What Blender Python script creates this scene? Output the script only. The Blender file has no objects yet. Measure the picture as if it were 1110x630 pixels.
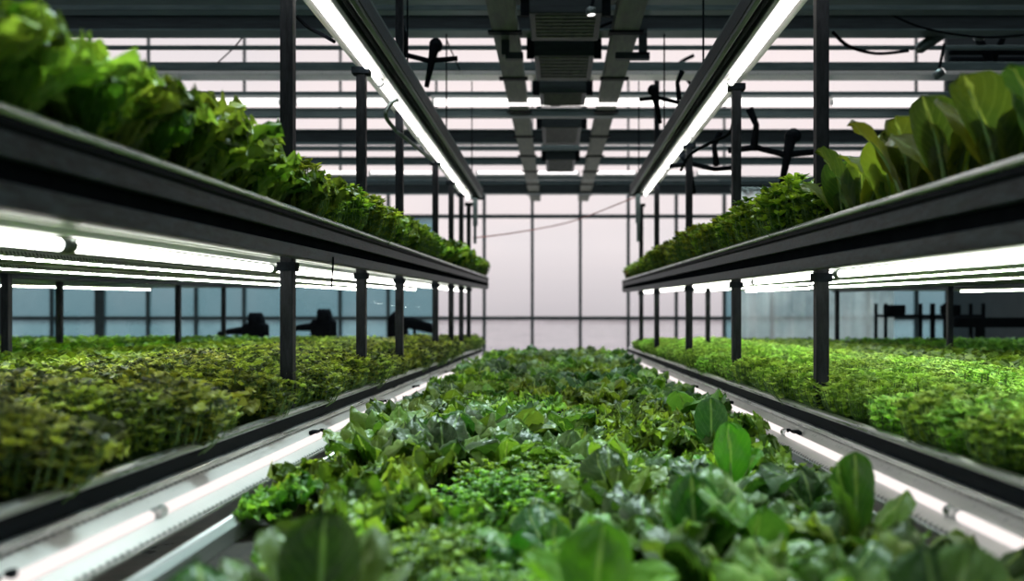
import bpy, math, random
import numpy as np
from mathutils import Vector, Matrix
random.seed(7); RNG = np.random.default_rng(7)
SC = bpy.context.scene
COL = SC.collection
PI = math.pi
CAMZ = 1.5
F = 1000.0; VX, VY = 602.0, 338.0      # focal length and vanishing point of the 1110 x 630 frame

def P(x, y, d):
    """point seen at pixel (x, y) at distance d"""
    return ((x - VX) * d / F, d, CAMZ + (VY - y) * d / F)

# ---------------------------------------------------------------- materials
def newmat(name):
    m = bpy.data.materials.new(name); m.use_nodes = True
    nt = m.node_tree; nt.nodes.clear()
    out = nt.nodes.new('ShaderNodeOutputMaterial')
    return m, nt, out
def N(nt, t, **kw):
    n = nt.nodes.new(t)
    for k, v in kw.items():
        if k.startswith('i_'): n.inputs[k[2:].replace('_', ' ')].default_value = v
        else: setattr(n, k, v)
    return n
def c4(c): return (c[0], c[1], c[2], 1.0)

def metal(name, col, rough=.4, metallic=.8, var=.35, scale=(40, 2, 40), bump=.0, col2=None, spec=.5):
    m, nt, out = newmat(name); L = nt.links
    tc = N(nt, 'ShaderNodeTexCoord'); mp = N(nt, 'ShaderNodeMapping'); mp.inputs['Scale'].default_value = scale
    no = N(nt, 'ShaderNodeTexNoise', i_Scale=1.0, i_Detail=6.0, i_Roughness=.65)
    L.new(tc.outputs['Object'], mp.inputs[0]); L.new(mp.outputs[0], no.inputs['Vector'])
    cr = N(nt, 'ShaderNodeValToRGB')
    a = col; b = col2 or tuple(min(1, c * (1 + var) + .01) for c in col)
    cr.color_ramp.elements[0].position = .35; cr.color_ramp.elements[0].color = c4(a)
    cr.color_ramp.elements[1].position = .72; cr.color_ramp.elements[1].color = c4(b)
    L.new(no.outputs['Fac'], cr.inputs[0])
    bs = N(nt, 'ShaderNodeBsdfPrincipled', i_Metallic=metallic, i_Roughness=rough)
    bs.inputs['Specular IOR Level'].default_value = spec
    L.new(cr.outputs[0], bs.inputs['Base Color'])
    mr = N(nt, 'ShaderNodeMapRange'); mr.inputs['To Min'].default_value = max(.05, rough - .12); mr.inputs['To Max'].default_value = min(1, rough + .2)
    L.new(no.outputs['Fac'], mr.inputs[0]); L.new(mr.outputs[0], bs.inputs['Roughness'])
    if bump:
        bp = N(nt, 'ShaderNodeBump', i_Strength=bump, i_Distance=.01)
        L.new(no.outputs['Fac'], bp.inputs['Height']); L.new(bp.outputs[0], bs.inputs['Normal'])
    L.new(bs.outputs[0], out.inputs[0]); return m

def plain(name, col, rough=.6, metallic=0.0):
    m, nt, out = newmat(name)
    bs = N(nt, 'ShaderNodeBsdfPrincipled', i_Metallic=metallic, i_Roughness=rough)
    bs.inputs['Base Color'].default_value = c4(col)
    nt.links.new(bs.outputs[0], out.inputs[0]); return m

def perforated(name, col, dark, period=.02, metallic=.8, rough=.35):
    """sheet metal with a fine pattern of punched dimples"""
    m, nt, out = newmat(name); L = nt.links
    tc = N(nt, 'ShaderNodeTexCoord')
    vo = N(nt, 'ShaderNodeTexVoronoi', i_Scale=1.0 / period, i_Randomness=0.15)
    L.new(tc.outputs['Object'], vo.inputs['Vector'])
    cr = N(nt, 'ShaderNodeValToRGB')
    cr.color_ramp.elements[0].position = .22; cr.color_ramp.elements[0].color = c4(dark)
    cr.color_ramp.elements[1].position = .38; cr.color_ramp.elements[1].color = c4(col)
    L.new(vo.outputs['Distance'], cr.inputs[0])
    bs = N(nt, 'ShaderNodeBsdfPrincipled', i_Metallic=metallic, i_Roughness=rough)
    bp = N(nt, 'ShaderNodeBump', i_Strength=.6, i_Distance=.004)
    L.new(vo.outputs['Distance'], bp.inputs['Height']); L.new(bp.outputs[0], bs.inputs['Normal'])
    L.new(cr.outputs[0], bs.inputs['Base Color']); L.new(bs.outputs[0], out.inputs[0]); return m

def emit(name, col, s, diodes=None):
    m, nt, out = newmat(name); L = nt.links
    em = N(nt, 'ShaderNodeEmission'); em.inputs[0].default_value = c4(col); em.inputs[1].default_value = s
    if diodes:
        tc = N(nt, 'ShaderNodeTexCoord'); sp = N(nt, 'ShaderNodeSeparateXYZ'); L.new(tc.outputs['Object'], sp.inputs[0])
        ml = N(nt, 'ShaderNodeMath', operation='MULTIPLY'); ml.inputs[1].default_value = 1 / diodes
        L.new(sp.outputs['Y'], ml.inputs[0])
        fr = N(nt, 'ShaderNodeMath', operation='PINGPONG'); fr.inputs[1].default_value = .5
        L.new(ml.outputs[0], fr.inputs[0])
        mr = N(nt, 'ShaderNodeMapRange'); mr.inputs['From Min'].default_value = .18; mr.inputs['From Max'].default_value = .3
        mr.inputs['To Min'].default_value = s * .12; mr.inputs['To Max'].default_value = s * 1.4
        L.new(fr.outputs[0], mr.inputs[0]); L.new(mr.outputs[0], em.inputs[1])
    L.new(em.outputs[0], out.inputs[0]); return m

def leafmat(name, dark, light, vein=None, trans=.35, rough=.38, nscale=14, tcol=None, crinkle=.5, hue=.03):
    m, nt, out = newmat(name); L = nt.links
    tc = N(nt, 'ShaderNodeTexCoord'); oi = N(nt, 'ShaderNodeObjectInfo')
    no = N(nt, 'ShaderNodeTexNoise', i_Scale=nscale, i_Detail=3.0)
    L.new(tc.outputs['Object'], no.inputs['Vector'])
    at = N(nt, 'ShaderNodeAttribute', attribute_name='leafrand')
    ad = N(nt, 'ShaderNodeMath', operation='ADD'); hm = N(nt, 'ShaderNodeMath', operation='MULTIPLY_ADD'); hm.inputs[1].default_value = .55; hm.inputs[2].default_value = .225
    L.new(no.outputs['Fac'], hm.inputs[0]); L.new(hm.outputs[0], ad.inputs[0])
    ml = N(nt, 'ShaderNodeMath', operation='MULTIPLY_ADD'); ml.inputs[1].default_value = .7; ml.inputs[2].default_value = -.35
    L.new(at.outputs['Fac'], ml.inputs[0]); L.new(ml.outputs[0], ad.inputs[1])
    cr = N(nt, 'ShaderNodeValToRGB')
    cr.color_ramp.elements[0].position = .25; cr.color_ramp.elements[0].color = c4(dark)
    cr.color_ramp.elements[1].position = .8; cr.color_ramp.elements[1].color = c4(light)
    L.new(ad.outputs[0], cr.inputs[0]); col = cr.outputs[0]
    hs = N(nt, 'ShaderNodeHueSaturation')
    m1 = N(nt, 'ShaderNodeMapRange'); m1.inputs['To Min'].default_value = .5 - hue; m1.inputs['To Max'].default_value = .5 + hue * .6
    m2 = N(nt, 'ShaderNodeMapRange'); m2.inputs['To Min'].default_value = .8; m2.inputs['To Max'].default_value = 1.2
    L.new(oi.outputs['Random'], m1.inputs[0]); L.new(oi.outputs['Random'], m2.inputs[0])
    L.new(m1.outputs[0], hs.inputs['Hue']); L.new(m2.outputs[0], hs.inputs['Value']); L.new(col, hs.inputs['Color'])
    col = hs.outputs[0]
    height = no.outputs['Fac']
    vo = N(nt, 'ShaderNodeTexVoronoi', i_Scale=55.0, feature='DISTANCE_TO_EDGE'); L.new(tc.outputs['Object'], vo.inputs['Vector'])
    if vein:
        sp = N(nt, 'ShaderNodeSeparateXYZ'); L.new(tc.outputs['UV'], sp.inputs[0])
        # side veins: lines of v - .5|s| ; midrib: |s| small
        su = N(nt, 'ShaderNodeMath', operation='SUBTRACT'); su.inputs[1].default_value = .5; L.new(sp.outputs['X'], su.inputs[0])
        ab = N(nt, 'ShaderNodeMath', operation='ABSOLUTE'); L.new(su.outputs[0], ab.inputs[0])
        ma = N(nt, 'ShaderNodeMath', operation='MULTIPLY_ADD'); ma.inputs[1].default_value = -.75; L.new(ab.outputs[0], ma.inputs[0]); L.new(sp.outputs['Y'], ma.inputs[2])
        mm = N(nt, 'ShaderNodeMath', operation='MULTIPLY'); mm.inputs[1].default_value = 9; L.new(ma.outputs[0], mm.inputs[0])
        pp = N(nt, 'ShaderNodeMath', operation='PINGPONG'); pp.inputs[1].default_value = .5; L.new(mm.outputs[0], pp.inputs[0])
        v1 = N(nt, 'ShaderNodeMapRange'); v1.inputs['From Min'].default_value = 0.0; v1.inputs['From Max'].default_value = .09; v1.inputs['To Min'].default_value = .22; v1.inputs['To Max'].default_value = 0
        L.new(pp.outputs[0], v1.inputs[0])
        v2 = N(nt, 'ShaderNodeMapRange'); v2.inputs['From Min'].default_value = .015; v2.inputs['From Max'].default_value = .05; v2.inputs['To Min'].default_value = 1; v2.inputs['To Max'].default_value = 0
        L.new(ab.outputs[0], v2.inputs[0])
        mx = N(nt, 'ShaderNodeMath', operation='MAXIMUM'); L.new(v1.outputs[0], mx.inputs[0]); L.new(v2.outputs[0], mx.inputs[1])
        mi = N(nt, 'ShaderNodeMix', data_type='RGBA'); L.new(mx.outputs[0], mi.inputs[0]); L.new(col, mi.inputs[6]); mi.inputs[7].default_value = c4(vein)
        col = mi.outputs[2]
    bp = N(nt, 'ShaderNodeBump', i_Strength=crinkle, i_Distance=.004); L.new(vo.outputs['Distance'], bp.inputs['Height'])
    bs = N(nt, 'ShaderNodeBsdfPrincipled', i_Roughness=rough); L.new(col, bs.inputs['Base Color']); L.new(bp.outputs[0], bs.inputs['Normal'])
    bs.inputs['Specular IOR Level'].default_value = .45
    tr = N(nt, 'ShaderNodeBsdfTranslucent')
    hs2 = N(nt, 'ShaderNodeMix', data_type='RGBA', blend_type='MULTIPLY'); hs2.inputs[0].default_value = 1
    L.new(col, hs2.inputs[6]); hs2.inputs[7].default_value = c4(tcol or (2.2, 2.0, .9)); L.new(hs2.outputs[2], tr.inputs[0])
    ms = N(nt, 'ShaderNodeMixShader'); ms.inputs[0].default_value = trans
    L.new(bs.outputs[0], ms.inputs[1]); L.new(tr.outputs[0], ms.inputs[2]); L.new(ms.outputs[0], out.inputs[0])
    return m

def glassmat(name, tint, gloss=.06, rough=.0, diffuse=0.0, dcol=(.6, .65, .66), noise=False):
    m, nt, out = newmat(name); L = nt.links
    t = N(nt, 'ShaderNodeBsdfTransparent'); t.inputs[0].default_value = c4(tint)
    g = N(nt, 'ShaderNodeBsdfGlossy', i_Roughness=rough); g.inputs[0].default_value = (.8, .8, .8, 1)
    mx = N(nt, 'ShaderNodeMixShader'); mx.inputs[0].default_value = gloss
    L.new(t.outputs[0], mx.inputs[1]); L.new(g.outputs[0], mx.inputs[2]); last = mx
    if diffuse:
        d = N(nt, 'ShaderNodeBsdfTranslucent'); d.inputs[0].default_value = c4(dcol)
        m2 = N(nt, 'ShaderNodeMixShader'); m2.inputs[0].default_value = diffuse
        if noise:
            tc = N(nt, 'ShaderNodeTexCoord'); no = N(nt, 'ShaderNodeTexNoise', i_Scale=.9, i_Detail=5.0); L.new(tc.outputs['Object'], no.inputs['Vector'])
            mr = N(nt, 'ShaderNodeMapRange'); mr.inputs['From Min'].default_value = .35; mr.inputs['From Max'].default_value = .65
            mr.inputs['To Min'].default_value = diffuse * .45; mr.inputs['To Max'].default_value = min(1, diffuse * 1.4)
            L.new(no.outputs['Fac'], mr.inputs[0]); L.new(mr.outputs[0], m2.inputs[0])
        L.new(mx.outputs[0], m2.inputs[1]); L.new(d.outputs[0], m2.inputs[2]); last = m2
    L.new(last.outputs[0], out.inputs[0]); return m

M = {}
M['dark'] = metal('dark anodised metal', (.003, .005, .007), .55, .0, scale=(60, 5, 60), bump=.15, col2=(.009, .013, .017), spec=.03)
M['worn'] = metal('worn grey metal with bluish sheen', (.010, .013, .016), .42, .0, scale=(30, 14, 60), bump=.3, col2=(.05, .068, .08), spec=.12)  # worn metal, with a bluish sheen put into the lighter colour
M['lip'] = metal('brushed aluminium', (.40, .45, .45), .26, .9, scale=(60, 3, 60), bump=.08, col2=(.8, .82, .80))
M['dlip'] = metal('dull aluminium', (.07, .10, .10), .34, .85, scale=(60, 3, 60), bump=.08, col2=(.26, .30, .30))
M['post'] = metal('black painted post', (.004, .006, .009), .5, .0, scale=(60, 60, 12), bump=.2, col2=(.020, .024, .030), spec=.15)
M['under'] = metal('galvanised tray base with green bounce', (.10, .16, .105), .4, .2, scale=(26, .8, 26), bump=.25, col2=(.17, .23, .17), spec=.3)  # green bounce light from the plants put into the base colour
M['perf'] = perforated('punched reflector sheet', (.72, .77, .72), (.16, .2, .17), .022)
M['perfw'] = perforated('punched white reflector', (.66, .65, .63), (.2, .22, .21), .028, metallic=.35, rough=.4)
M['tube'] = emit('lit tube', (1.0, .96, .90), 11.0)
M['tubes'] = emit('softly lit tube', (1.0, .92, .89), 1.1)
M['tubeo'] = emit('lit overhead tube', (1.0, .95, .92), 13.0)
M['led'] = emit('lit diode strip', (.97, 1.0, .88), 62.0, diodes=.06)
M['batten'] = emit('lit ceiling batten', (1.0, .95, .93), 2.6)
M['white'] = plain('white plastic', (.75, .76, .75), .4)
M['beam'] = metal('teal grey steel', (.045, .078, .084), .45, .3, scale=(3, 30, 30), col2=(.12, .17, .17))
M['beamd'] = metal('dark steel', (.010, .016, .020), .5, .4, scale=(3, 30, 30), col2=(.03, .045, .05))
M['frame'] = metal('window frame steel', (.030, .050, .056), .5, .3, scale=(10, 10, 10), col2=(.06, .09, .1))
M['soil'] = metal('dark growing medium', (.010, .009, .007), .9, 0, scale=(40, 40, 40), bump=.8, col2=(.035, .03, .022))
M['wall'] = metal('dark painted wall', (.025, .035, .04), .7, 0, scale=(2, 2, 2), col2=(.05, .065, .07))
M['wallg'] = metal('grey painted wall', (.10, .115, .12), .75, 0, scale=(2, 2, 2), col2=(.16, .18, .18))
M['rubber'] = metal('black rubber', (.005, .006, .008), .7, 0, scale=(9, 9, 9), col2=(.008, .010, .012), spec=.0)
M['trough'] = metal('pale trough plastic', (.30, .35, .34), .35, .15, scale=(8, 1, 8), col2=(.5, .54, .52))
M['floor'] = metal('wet concrete floor', (.18, .155, .145), .28, 0, scale=(3, 3, 3), bump=.1, col2=(.42, .36, .34))
M['ground'] = metal('pale ground', (.26, .25, .26), .95, 0, scale=(.3, .3, .3), col2=(.40, .37, .38), spec=.1)
M['hill'] = metal('hazy hill', (.30, .31, .33), 1, 0, scale=(.05, .05, .05), col2=(.42, .42, .44))
M['glass'] = glassmat('clear pane', (.97, .97, .97), .02, .15)
M['whitewash'] = glassmat('whitewashed pane', (.52, .64, .67), .03, diffuse=.35, dcol=(.16, .25, .28), noise=True)
M['haze_tint'] = glassmat('misty pane', (.78, .75, .77), .02, .2, diffuse=.2, dcol=(.45, .43, .45), noise=True)  # grey horizon haze put into the glass tint
M['roof'] = glassmat('roof pane', (.78, .84, .86), .03)
M['sheet'] = glassmat('translucent sheeting', (.55, .6, .6), .08, .15, diffuse=.55, dcol=(.62, .66, .66), noise=True)
M['wood'] = metal('weathered trunking', (.045, .058, .045), .6, .1, scale=(20, 3, 20), col2=(.14, .16, .12))
M['red'] = plain('faded red cord', (.40, .10, .09), .6)

LM = {}
LM['broad'] = leafmat('broad lettuce leaf', (.028, .10, .012), (.17, .33, .045), (.26, .40, .11), .30, .40, 9, crinkle=.8)
LM['broadd'] = leafmat('dark lettuce leaf', (.020, .075, .014), (.12, .25, .045), (.16, .30, .08), .27, .40, 9, crinkle=.8)
LM['bright'] = leafmat('bright lettuce leaf', (.06, .20, .015), (.16, .38, .03), (.22, .42, .09), .35, .4, 9)
LM['frill'] = leafmat('frilly lettuce leaf', (.055, .15, .014), (.27, .46, .065), None, .35, .42, 16)
LM['frilld'] = leafmat('frilly green leaf', (.055, .14, .014), (.30, .46, .075), None, .38, .42, 16)
LM['cress'] = leafmat('fresh cress leaf', (.13, .30, .04), (.50, .76, .20), None, .33, .4, 20, hue=.012)
LM['olive'] = leafmat('olive leaf', (.025, .048, .012), (.36, .48, .085), None, .32, .42, 12, hue=.02)
LM['herb'] = leafmat('herb leaf', (.05, .11, .012), (.32, .46, .06), None, .33, .42, 14)
LM['rust'] = leafmat('rusty leaf', (.06, .022, .010), (.16, .12, .025), None, .33, .42, 12)
LM['spin'] = leafmat('upper tray broad leaf', (.035, .085, .022), (.15, .22, .035), (.22, .30, .12), .45, .36, 9, tcol=(2.6, 2.2, .7))
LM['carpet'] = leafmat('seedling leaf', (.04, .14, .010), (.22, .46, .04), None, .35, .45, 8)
LM['carpetd'] = leafmat('darker seedling leaf', (.03, .10, .015), (.13, .29, .04), None, .35, .45, 8)  # darker green crop of the right-hand trays
LM['stalk'] = plain('pale leaf stalk', (.22, .38, .12), .4)
LM['stem'] = plain('thin green stem', (.10, .20, .05), .5)

# ---------------------------------------------------------------- mesh builder
class MB:
    def __init__(s): s.v = []; s.f = []; s.uv = []; s.r = []; s.smooth = True
    def add(s, verts, faces):
        o = len(s.v); s.v += [tuple(v) for v in verts]; s.f += [tuple(i + o for i in f) for f in faces]; return s
    def box(s, a, b):
        (x0, y0, z0), (x1, y1, z1) = [min(p, q) for p, q in zip(a, b)], [max(p, q) for p, q in zip(a, b)]
        s.add([(x0,y0,z0),(x1,y0,z0),(x1,y1,z0),(x0,y1,z0),(x0,y0,z1),(x1,y0,z1),(x1,y1,z1),(x0,y1,z1)],
              [(0,3,2,1),(4,5,6,7),(0,1,5,4),(1,2,6,5),(2,3,7,6),(3,0,4,7)]); return s
    def cbox(s, c, sz, rot=None):
        h = [q / 2 for q in sz]; vs = []
        for z in (-1, 1):
            for x, y in ((-1,-1),(1,-1),(1,1),(-1,1)):
                v = Vector((x*h[0], y*h[1], z*h[2]))
                if rot: v = rot @ v
                vs.append((v.x + c[0], v.y + c[1], v.z + c[2]))
        s.add(vs, [(0,3,2,1),(4,5,6,7),(0,1,5,4),(1,2,6,5),(2,3,7,6),(3,0,4,7)]); return s
    def tube(s, pts, r, n=8, cap=True):
        pts = [Vector(p) for p in pts]; rs = r if isinstance(r, (list, tuple)) else [r] * len(pts)
        vs = []; fs = []; up = Vector((0, 0, 1))
        t0 = (pts[1] - pts[0]).normalized()
        a = t0.orthogonal().normalized()
        for i, p in enumerate(pts):
            t = ((pts[i+1] if i + 1 < len(pts) else p) - (pts[i-1] if i else p)).normalized()
            a = (a - t * a.dot(t)); a = a.normalized() if a.length > 1e-6 else t.orthogonal().normalized()
            b = t.cross(a)
            for k in range(n):
                q = 2 * PI * k / n; v = p + (a * math.cos(q) + b * math.sin(q)) * rs[i]; vs.append(tuple(v))
        for i in range(len(pts) - 1):
            for k in range(n):
                fs.append((i*n+k, i*n+(k+1)%n, (i+1)*n+(k+1)%n, (i+1)*n+k))
        if cap: fs.append(tuple(range(n-1, -1, -1))); fs.append(tuple(range((len(pts)-1)*n, len(pts)*n)))
        s.add(vs, fs); return s
    def extrude(s, prof, y0, y1, cap=True):
        """closed profile of (x, z) swept along y"""
        n = len(prof); vs = [(x, y0, z) for x, z in prof] + [(x, y1, z) for x, z in prof]
        ar = sum(prof[i][0]*prof[(i+1)%n][1] - prof[(i+1)%n][0]*prof[i][1] for i in range(n))
        fs = [(i, (i+1)%n, n+(i+1)%n, n+i) for i in range(n)]
        if cap: fs += [tuple(range(n-1, -1, -1)), tuple(range(n, 2*n))]
        if ar < 0: fs = [tuple(reversed(f)) for f in fs]
        fs = [tuple(reversed(f)) for f in fs] if True else fs
        s.add(vs, fs); return s
    def build(s, name, mat, parent=None, smooth=None, bevel=0, loc=None):
        me = bpy.data.meshes.new(name); me.from_pydata(s.v, [], s.f); me.materials.append(mat)
        if s.uv and len(s.uv) == len(s.v):
            ul = me.uv_layers.new(name='UVMap'); idx = np.zeros(len(me.loops), dtype=np.int32); me.loops.foreach_get('vertex_index', idx)
            ul.data.foreach_set('uv', np.array(s.uv, dtype=np.float32)[idx].ravel())
        if s.r and len(s.r) == len(s.v):
            a = me.attributes.new('leafrand', 'FLOAT', 'POINT'); a.data.foreach_set('value', np.array(s.r, dtype=np.float32))
        if smooth: me.polygons.foreach_set('use_smooth', [True] * len(me.polygons))
        me.update()
        o = bpy.data.objects.new(name, me); COL.objects.link(o)
        if parent: o.parent = parent
        if loc: o.location = loc
        if bevel:
            b = o.modifiers.new('bevel', 'BEVEL'); b.width = bevel; b.segments = 2; b.limit_method = 'ANGLE'
        return o

def tag(o, label=None, cat=None, group=None, kind=None):
    if label: o['label'] = label
    if cat: o['category'] = cat
    if group: o['group'] = group
    if kind: o['kind'] = kind
    return o
def empty(name, loc=(0, 0, 0), label=None, cat=None, group=None, rot=None):
    o = bpy.data.objects.new(name, None); COL.objects.link(o); o.location = loc; o.empty_display_size = .1
    if rot: o.rotation_euler = rot
    return tag(o, label, cat, group)
def copy_tree(o, parent=None):
    c = o.copy(); COL.objects.link(c)
    if parent: c.parent = parent
    for ch in list(o.children): copy_tree(ch, c)
    return c

# ---------------------------------------------------------------- camera
cam = bpy.data.cameras.new('camera'); co = bpy.data.objects.new('camera', cam); COL.objects.link(co)
co.location = (0, 0, CAMZ); co.rotation_euler = (PI / 2, 0, 0)
cam.sensor_width = 36; cam.lens = 36 * F / 1110; cam.clip_start = .05; cam.clip_end = 500
cam.shift_x = -(VX - 555) / 1110; cam.shift_y = (VY - 315) / 1110
cam.dof.use_dof = True; cam.dof.focus_distance = 3.9; cam.dof.aperture_fstop = 1.7
SC.camera = co

# ---------------------------------------------------------------- setting
XL, XR, YB, YF, ZR = -11.5, 7.6, -3.5, 18.0, CAMZ + 5.7
o = MB().box((XL, YB, -.1), (XR, YF + .1, 0)).build('floor', M['floor']); tag(o, kind='structure')
o = MB().box((XL - .15, YB, 0), (XL, YF, ZR)).build('wall_left', M['wallg']); tag(o, kind='structure')
o = MB().box((XR, YB, 0), (XR + .15, YF, ZR)).build('wall_right', M['wall']); tag(o, kind='structure')
o = MB().box((XL, YB - .15, 0), (XR, YB, ZR)).build('wall_back', M['wallg']); tag(o, kind='structure')
o = MB().box((-80, YF + .15, -.12), (80, 160, -.02)).build('ground', M['ground']); tag(o, kind='structure')
# roof: rafters and purlins carrying glass
ce = MB()
for k in range(12): y = YB + .9 + k * 1.8; ce.box((XL, y - .04, ZR), (XR, y + .04, ZR + .12))
for k in range(16): x = XL + .6 + k * 1.2; ce.box((x - .03, YB, ZR + .02), (x + .03, YF, ZR + .1))
ce = ce.build('ceiling', M['beam']); tag(ce, kind='structure')
MB().box((XL, YB, ZR + .1), (XR, YF, ZR + .11)).build('pane', M['roof'], ce)
# end wall of tall glazed bays
rails = [0.0, 1.374, 3.36, 4.02, 4.86, 5.72, 6.66, ZR]
bay = .936; x0 = (577 - VX) * YF / F
n = 0; k = -11
while x0 + k * bay < XR - .02:
    xa = max(XL, x0 + k * bay); xb = min(XR, x0 + (k + 1) * bay); n += 1
    if xb - xa < .1: k += 1; continue
    wide = .09 if k in (-11, -9) else .028
    m = MB(); m.box((xa - wide, YF - .06, 0), (xa + wide, YF + .06, 4.02))
    if k % 2 == 0: m.box((xa - .018, YF - .04, 4.02), (xa + .018, YF + .04, ZR))
    for i, z in enumerate(rails):
        t = .035 if i in (1, 2) else (.09 if i == 3 else .026)
        m.box((xa, YF - .045, z - t), (xb, YF + .045, z + t))
    w = m.build('window_%d' % n, M['frame']); tag(w, kind='structure')
    low = k < -2 or k > 3
    MB().box((xa, YF - .004, .02), (xb, YF + .004, rails[1])).build('pane', M['whitewash'] if low else M['haze_tint'], w)
    MB().box((xa, YF - .004, rails[1]), (xb, YF + .004, rails[2])).build('pane', M['whitewash'] if low else M['glass'], w)
    MB().box((xa, YF - .004, rails[2]), (xb, YF + .004, ZR)).build('pane', M['glass'], w)
    k += 1
# ---------------------------------------------------------------- trays and racks
SL = .012; YE = 12.0; Y0 = .55
def tray(side, h0, sl, xin, xout, label, name='growing_tray', yend=YE, hbody=.17, zsoil=-.035, lower=False):
    """side -1 left, +1 right; local z=0 is the lip top"""
    s = side
    r = empty(name, (0, 0, CAMZ + h0), label, 'tray', rot=(sl, 0, 0))
    def E(prof, nm, mat, bv=0, y0=Y0, y1=yend): return MB().extrude([(s * x, z) for x, z in prof], y0, y1).build(nm, mat, r, bevel=bv)
    a = xin
    # rounded lip
    lip = [(a + .045 * math.cos(t), -.014 + .014 * math.sin(t)) for t in np.linspace(-.4, PI + .4, 9)]
    lip = [(a + .012 + .020 * math.cos(t), -.012 + .012 * math.sin(t)) for t in np.linspace(0, 2 * PI, 14)[:-1]]
    E(lip, 'lip', M['lip'])
    if lower:
        E([(a + .004, -.02), (a + .03, -.02), (a + .03, -.065), (a + .004, -.065)], 'side_rail', M['dark'], .002)
        E([(a - .012, -.062), (a + .03, -.062), (a + .03, -.078), (a - .012, -.078)], 'lower_lip', M['lip'], .003)
    else:
        E([(a - .002, -.024), (a + .03, -.024), (a + .03, -.030), (a + .012, -.034), (a + .012, -.042), (a + .030, -.042), (a + .03, -.05), (a + .004, -.046), (a + .004, -.04), (a - .002, -.036)], 'groove', M['dark'])
        E([(a + .002, -.044), (a + .03, -.044), (a + .03, -.086), (a + .002, -.086)], 'side_rail', M['worn'], .003)
        E([(a + .022, -.08), (a + .05, -.08), (a + .05, -.135), (a + .022, -.135)], 'recess', M['rubber'])
        E([(a + .004, -.125), (a + .05, -.125), (a + .05, -.168), (a + .004, -.168)], 'lower_rail', M['worn'], .003)
    E([(a + .03, -.02), (a + .04, -.02), (a + .04, -.07), (a + .03, -.07)], 'inner_wall', M['dark'])
    # ribbed base
    base = []; xs = np.arange(a + .03, xout, .11)
    top = -.15 if not lower else -.07
    zb = top
    prof = []
    for x in xs: prof += [(x, zb), (x + .085, zb), (x + .095, zb + .012), (x + .105, zb + .012)]
    prof += [(xout, zb), (xout, zb + .02)] + [(a + .03, zb + .02)]
    E(prof, 'base_panel', M['under'])
    tag(E([(a + .035, zsoil - .012), (xout - .01, zsoil - .012), (xout - .01, zb + .018), (a + .035, zb + .018)], 'growing_medium', M['soil']))
    m = MB()
    m.box((s * a, yend - .02, -.15 if not lower else -.08), (s * xout, yend + .01, -.002)); m.build('end_plate', M['dlip'], r)
    m = MB(); m.box((s * xout, Y0, -.15 if not lower else -.08), (s * (xout + .03), yend, 0)); m.build('rear_rail', M['dark'], r)
    return r
U = {-1: .315, 1: .275}      # upper lip height above the camera
XU, XLo = .87, .95
tray(-1, U[-1], SL, XU, 3.3, 'dark-railed upper left growing tray holding frilly lettuce')
tray(1, U[1], SL, XU, 3.3, 'dark-railed upper right growing tray with broad leafy plants at near end')
tray(-1, -.316, -SL, XLo, 3.3, 'lower left growing tray of olive and yellow green plants', lower=True)
tray(1, -.316, -SL, XLo, 3.3, 'lower right growing tray of bright green cress', lower=True)
tray(-1, U[-1], SL, 3.6, 7.6, 'far left upper tray seen only from below, beyond the left rack')
tray(1, U[1], SL, 3.6, 6.6, 'far right upper tray seen only from below, beyond the right rack')
tray(-1, -.316, -SL, 3.6, 7.6, 'far left lower tray of low seedlings near the end windows', lower=True)
tray(1, -.316, -SL, 3.6, 6.6, 'far right lower tray of dark seedlings by the right wall', lower=True)
# small cable clip strap on left tray
m = MB().tube([(-.872, 3.62, CAMZ + .215), (-.872, 3.62, CAMZ + .19), (-.88, 3.62, CAMZ + .09)], .004, 6).build('cable_tie', M['rubber'])
tag(m, 'thin black cable tie hanging down the upper left tray rail', 'cable tie')

def rack(side, posts, label, xp=1.0):
    r = empty('growing_rack', (side * xp, 0, 0), label, 'rack')
    for (d, top) in posts:
        m = MB(); w = .024
        m.box((-w, d - w, 0), (w, d + w, top))
        p = m.build('post', M['post'], r, bevel=.004)
        MB().box((-.05, d - .05, 0), (.05, d + .05, .008)).build('foot_plate', M['dark'], p)
        # bracket under the upper tray
        MB().box((-.034, d - .03, CAMZ + U[side] + SL * d - .205), (.034, d + .03, CAMZ + U[side] + SL * d - .172)).build('bracket', M['dark'], p)
        if top < 3:
            MB().box((-.045, d - .035, top - .012), (.045, d + .035, top + .022)).build('top_clamp', M['dark'], p)
    for (d, top) in posts[::2]:   # cross members under the lower tray
        MB().box((-.02 if side > 0 else -2.2, d - .02, .93 - SL * d * .9), (.02 if side < 0 else 2.2, d + .02, .97 - SL * d * .9)).build('cross_bar', M['post'], r)
    return r
HT = CAMZ + 1.235; HH = CAMZ + 2.35
rack(-1, [(.9, HH), (3.45, HH), (4.76, HT), (5.92, HH), (7.69, HT), (8.85, HT), (9.8, HT), (10.65, HT)], 'left rack of dark square posts carrying two growing tiers')
rack(1, [(.9, HH), (3.47, HH), (5.1, HT), (6.9, HT), (9.1, HH), (10.75, HT)], 'right rack of dark square posts carrying two growing tiers')
# rear posts
for side, lst, lab in ((-1, [(8.0, 4.3), (9.0, 3.68), (5.8, 3.45), (11.4, 4.1)], 'left'), (1, [(8.0, 3.42), (5.6, 3.42), (11.2, 3.42), (9.8, 1.62)], 'right')):
    r = empty('growing_rack', (0, 0, 0), 'rear %s rack of thin posts standing behind the front %s rack' % (lab, lab), 'rack')
    for d, x in lst:
        MB().box((side * x - .024, d - .024, 0), (side * x + .024, d + .024, CAMZ + .4)).build('post', M['post'], r, bevel=.004)

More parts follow.
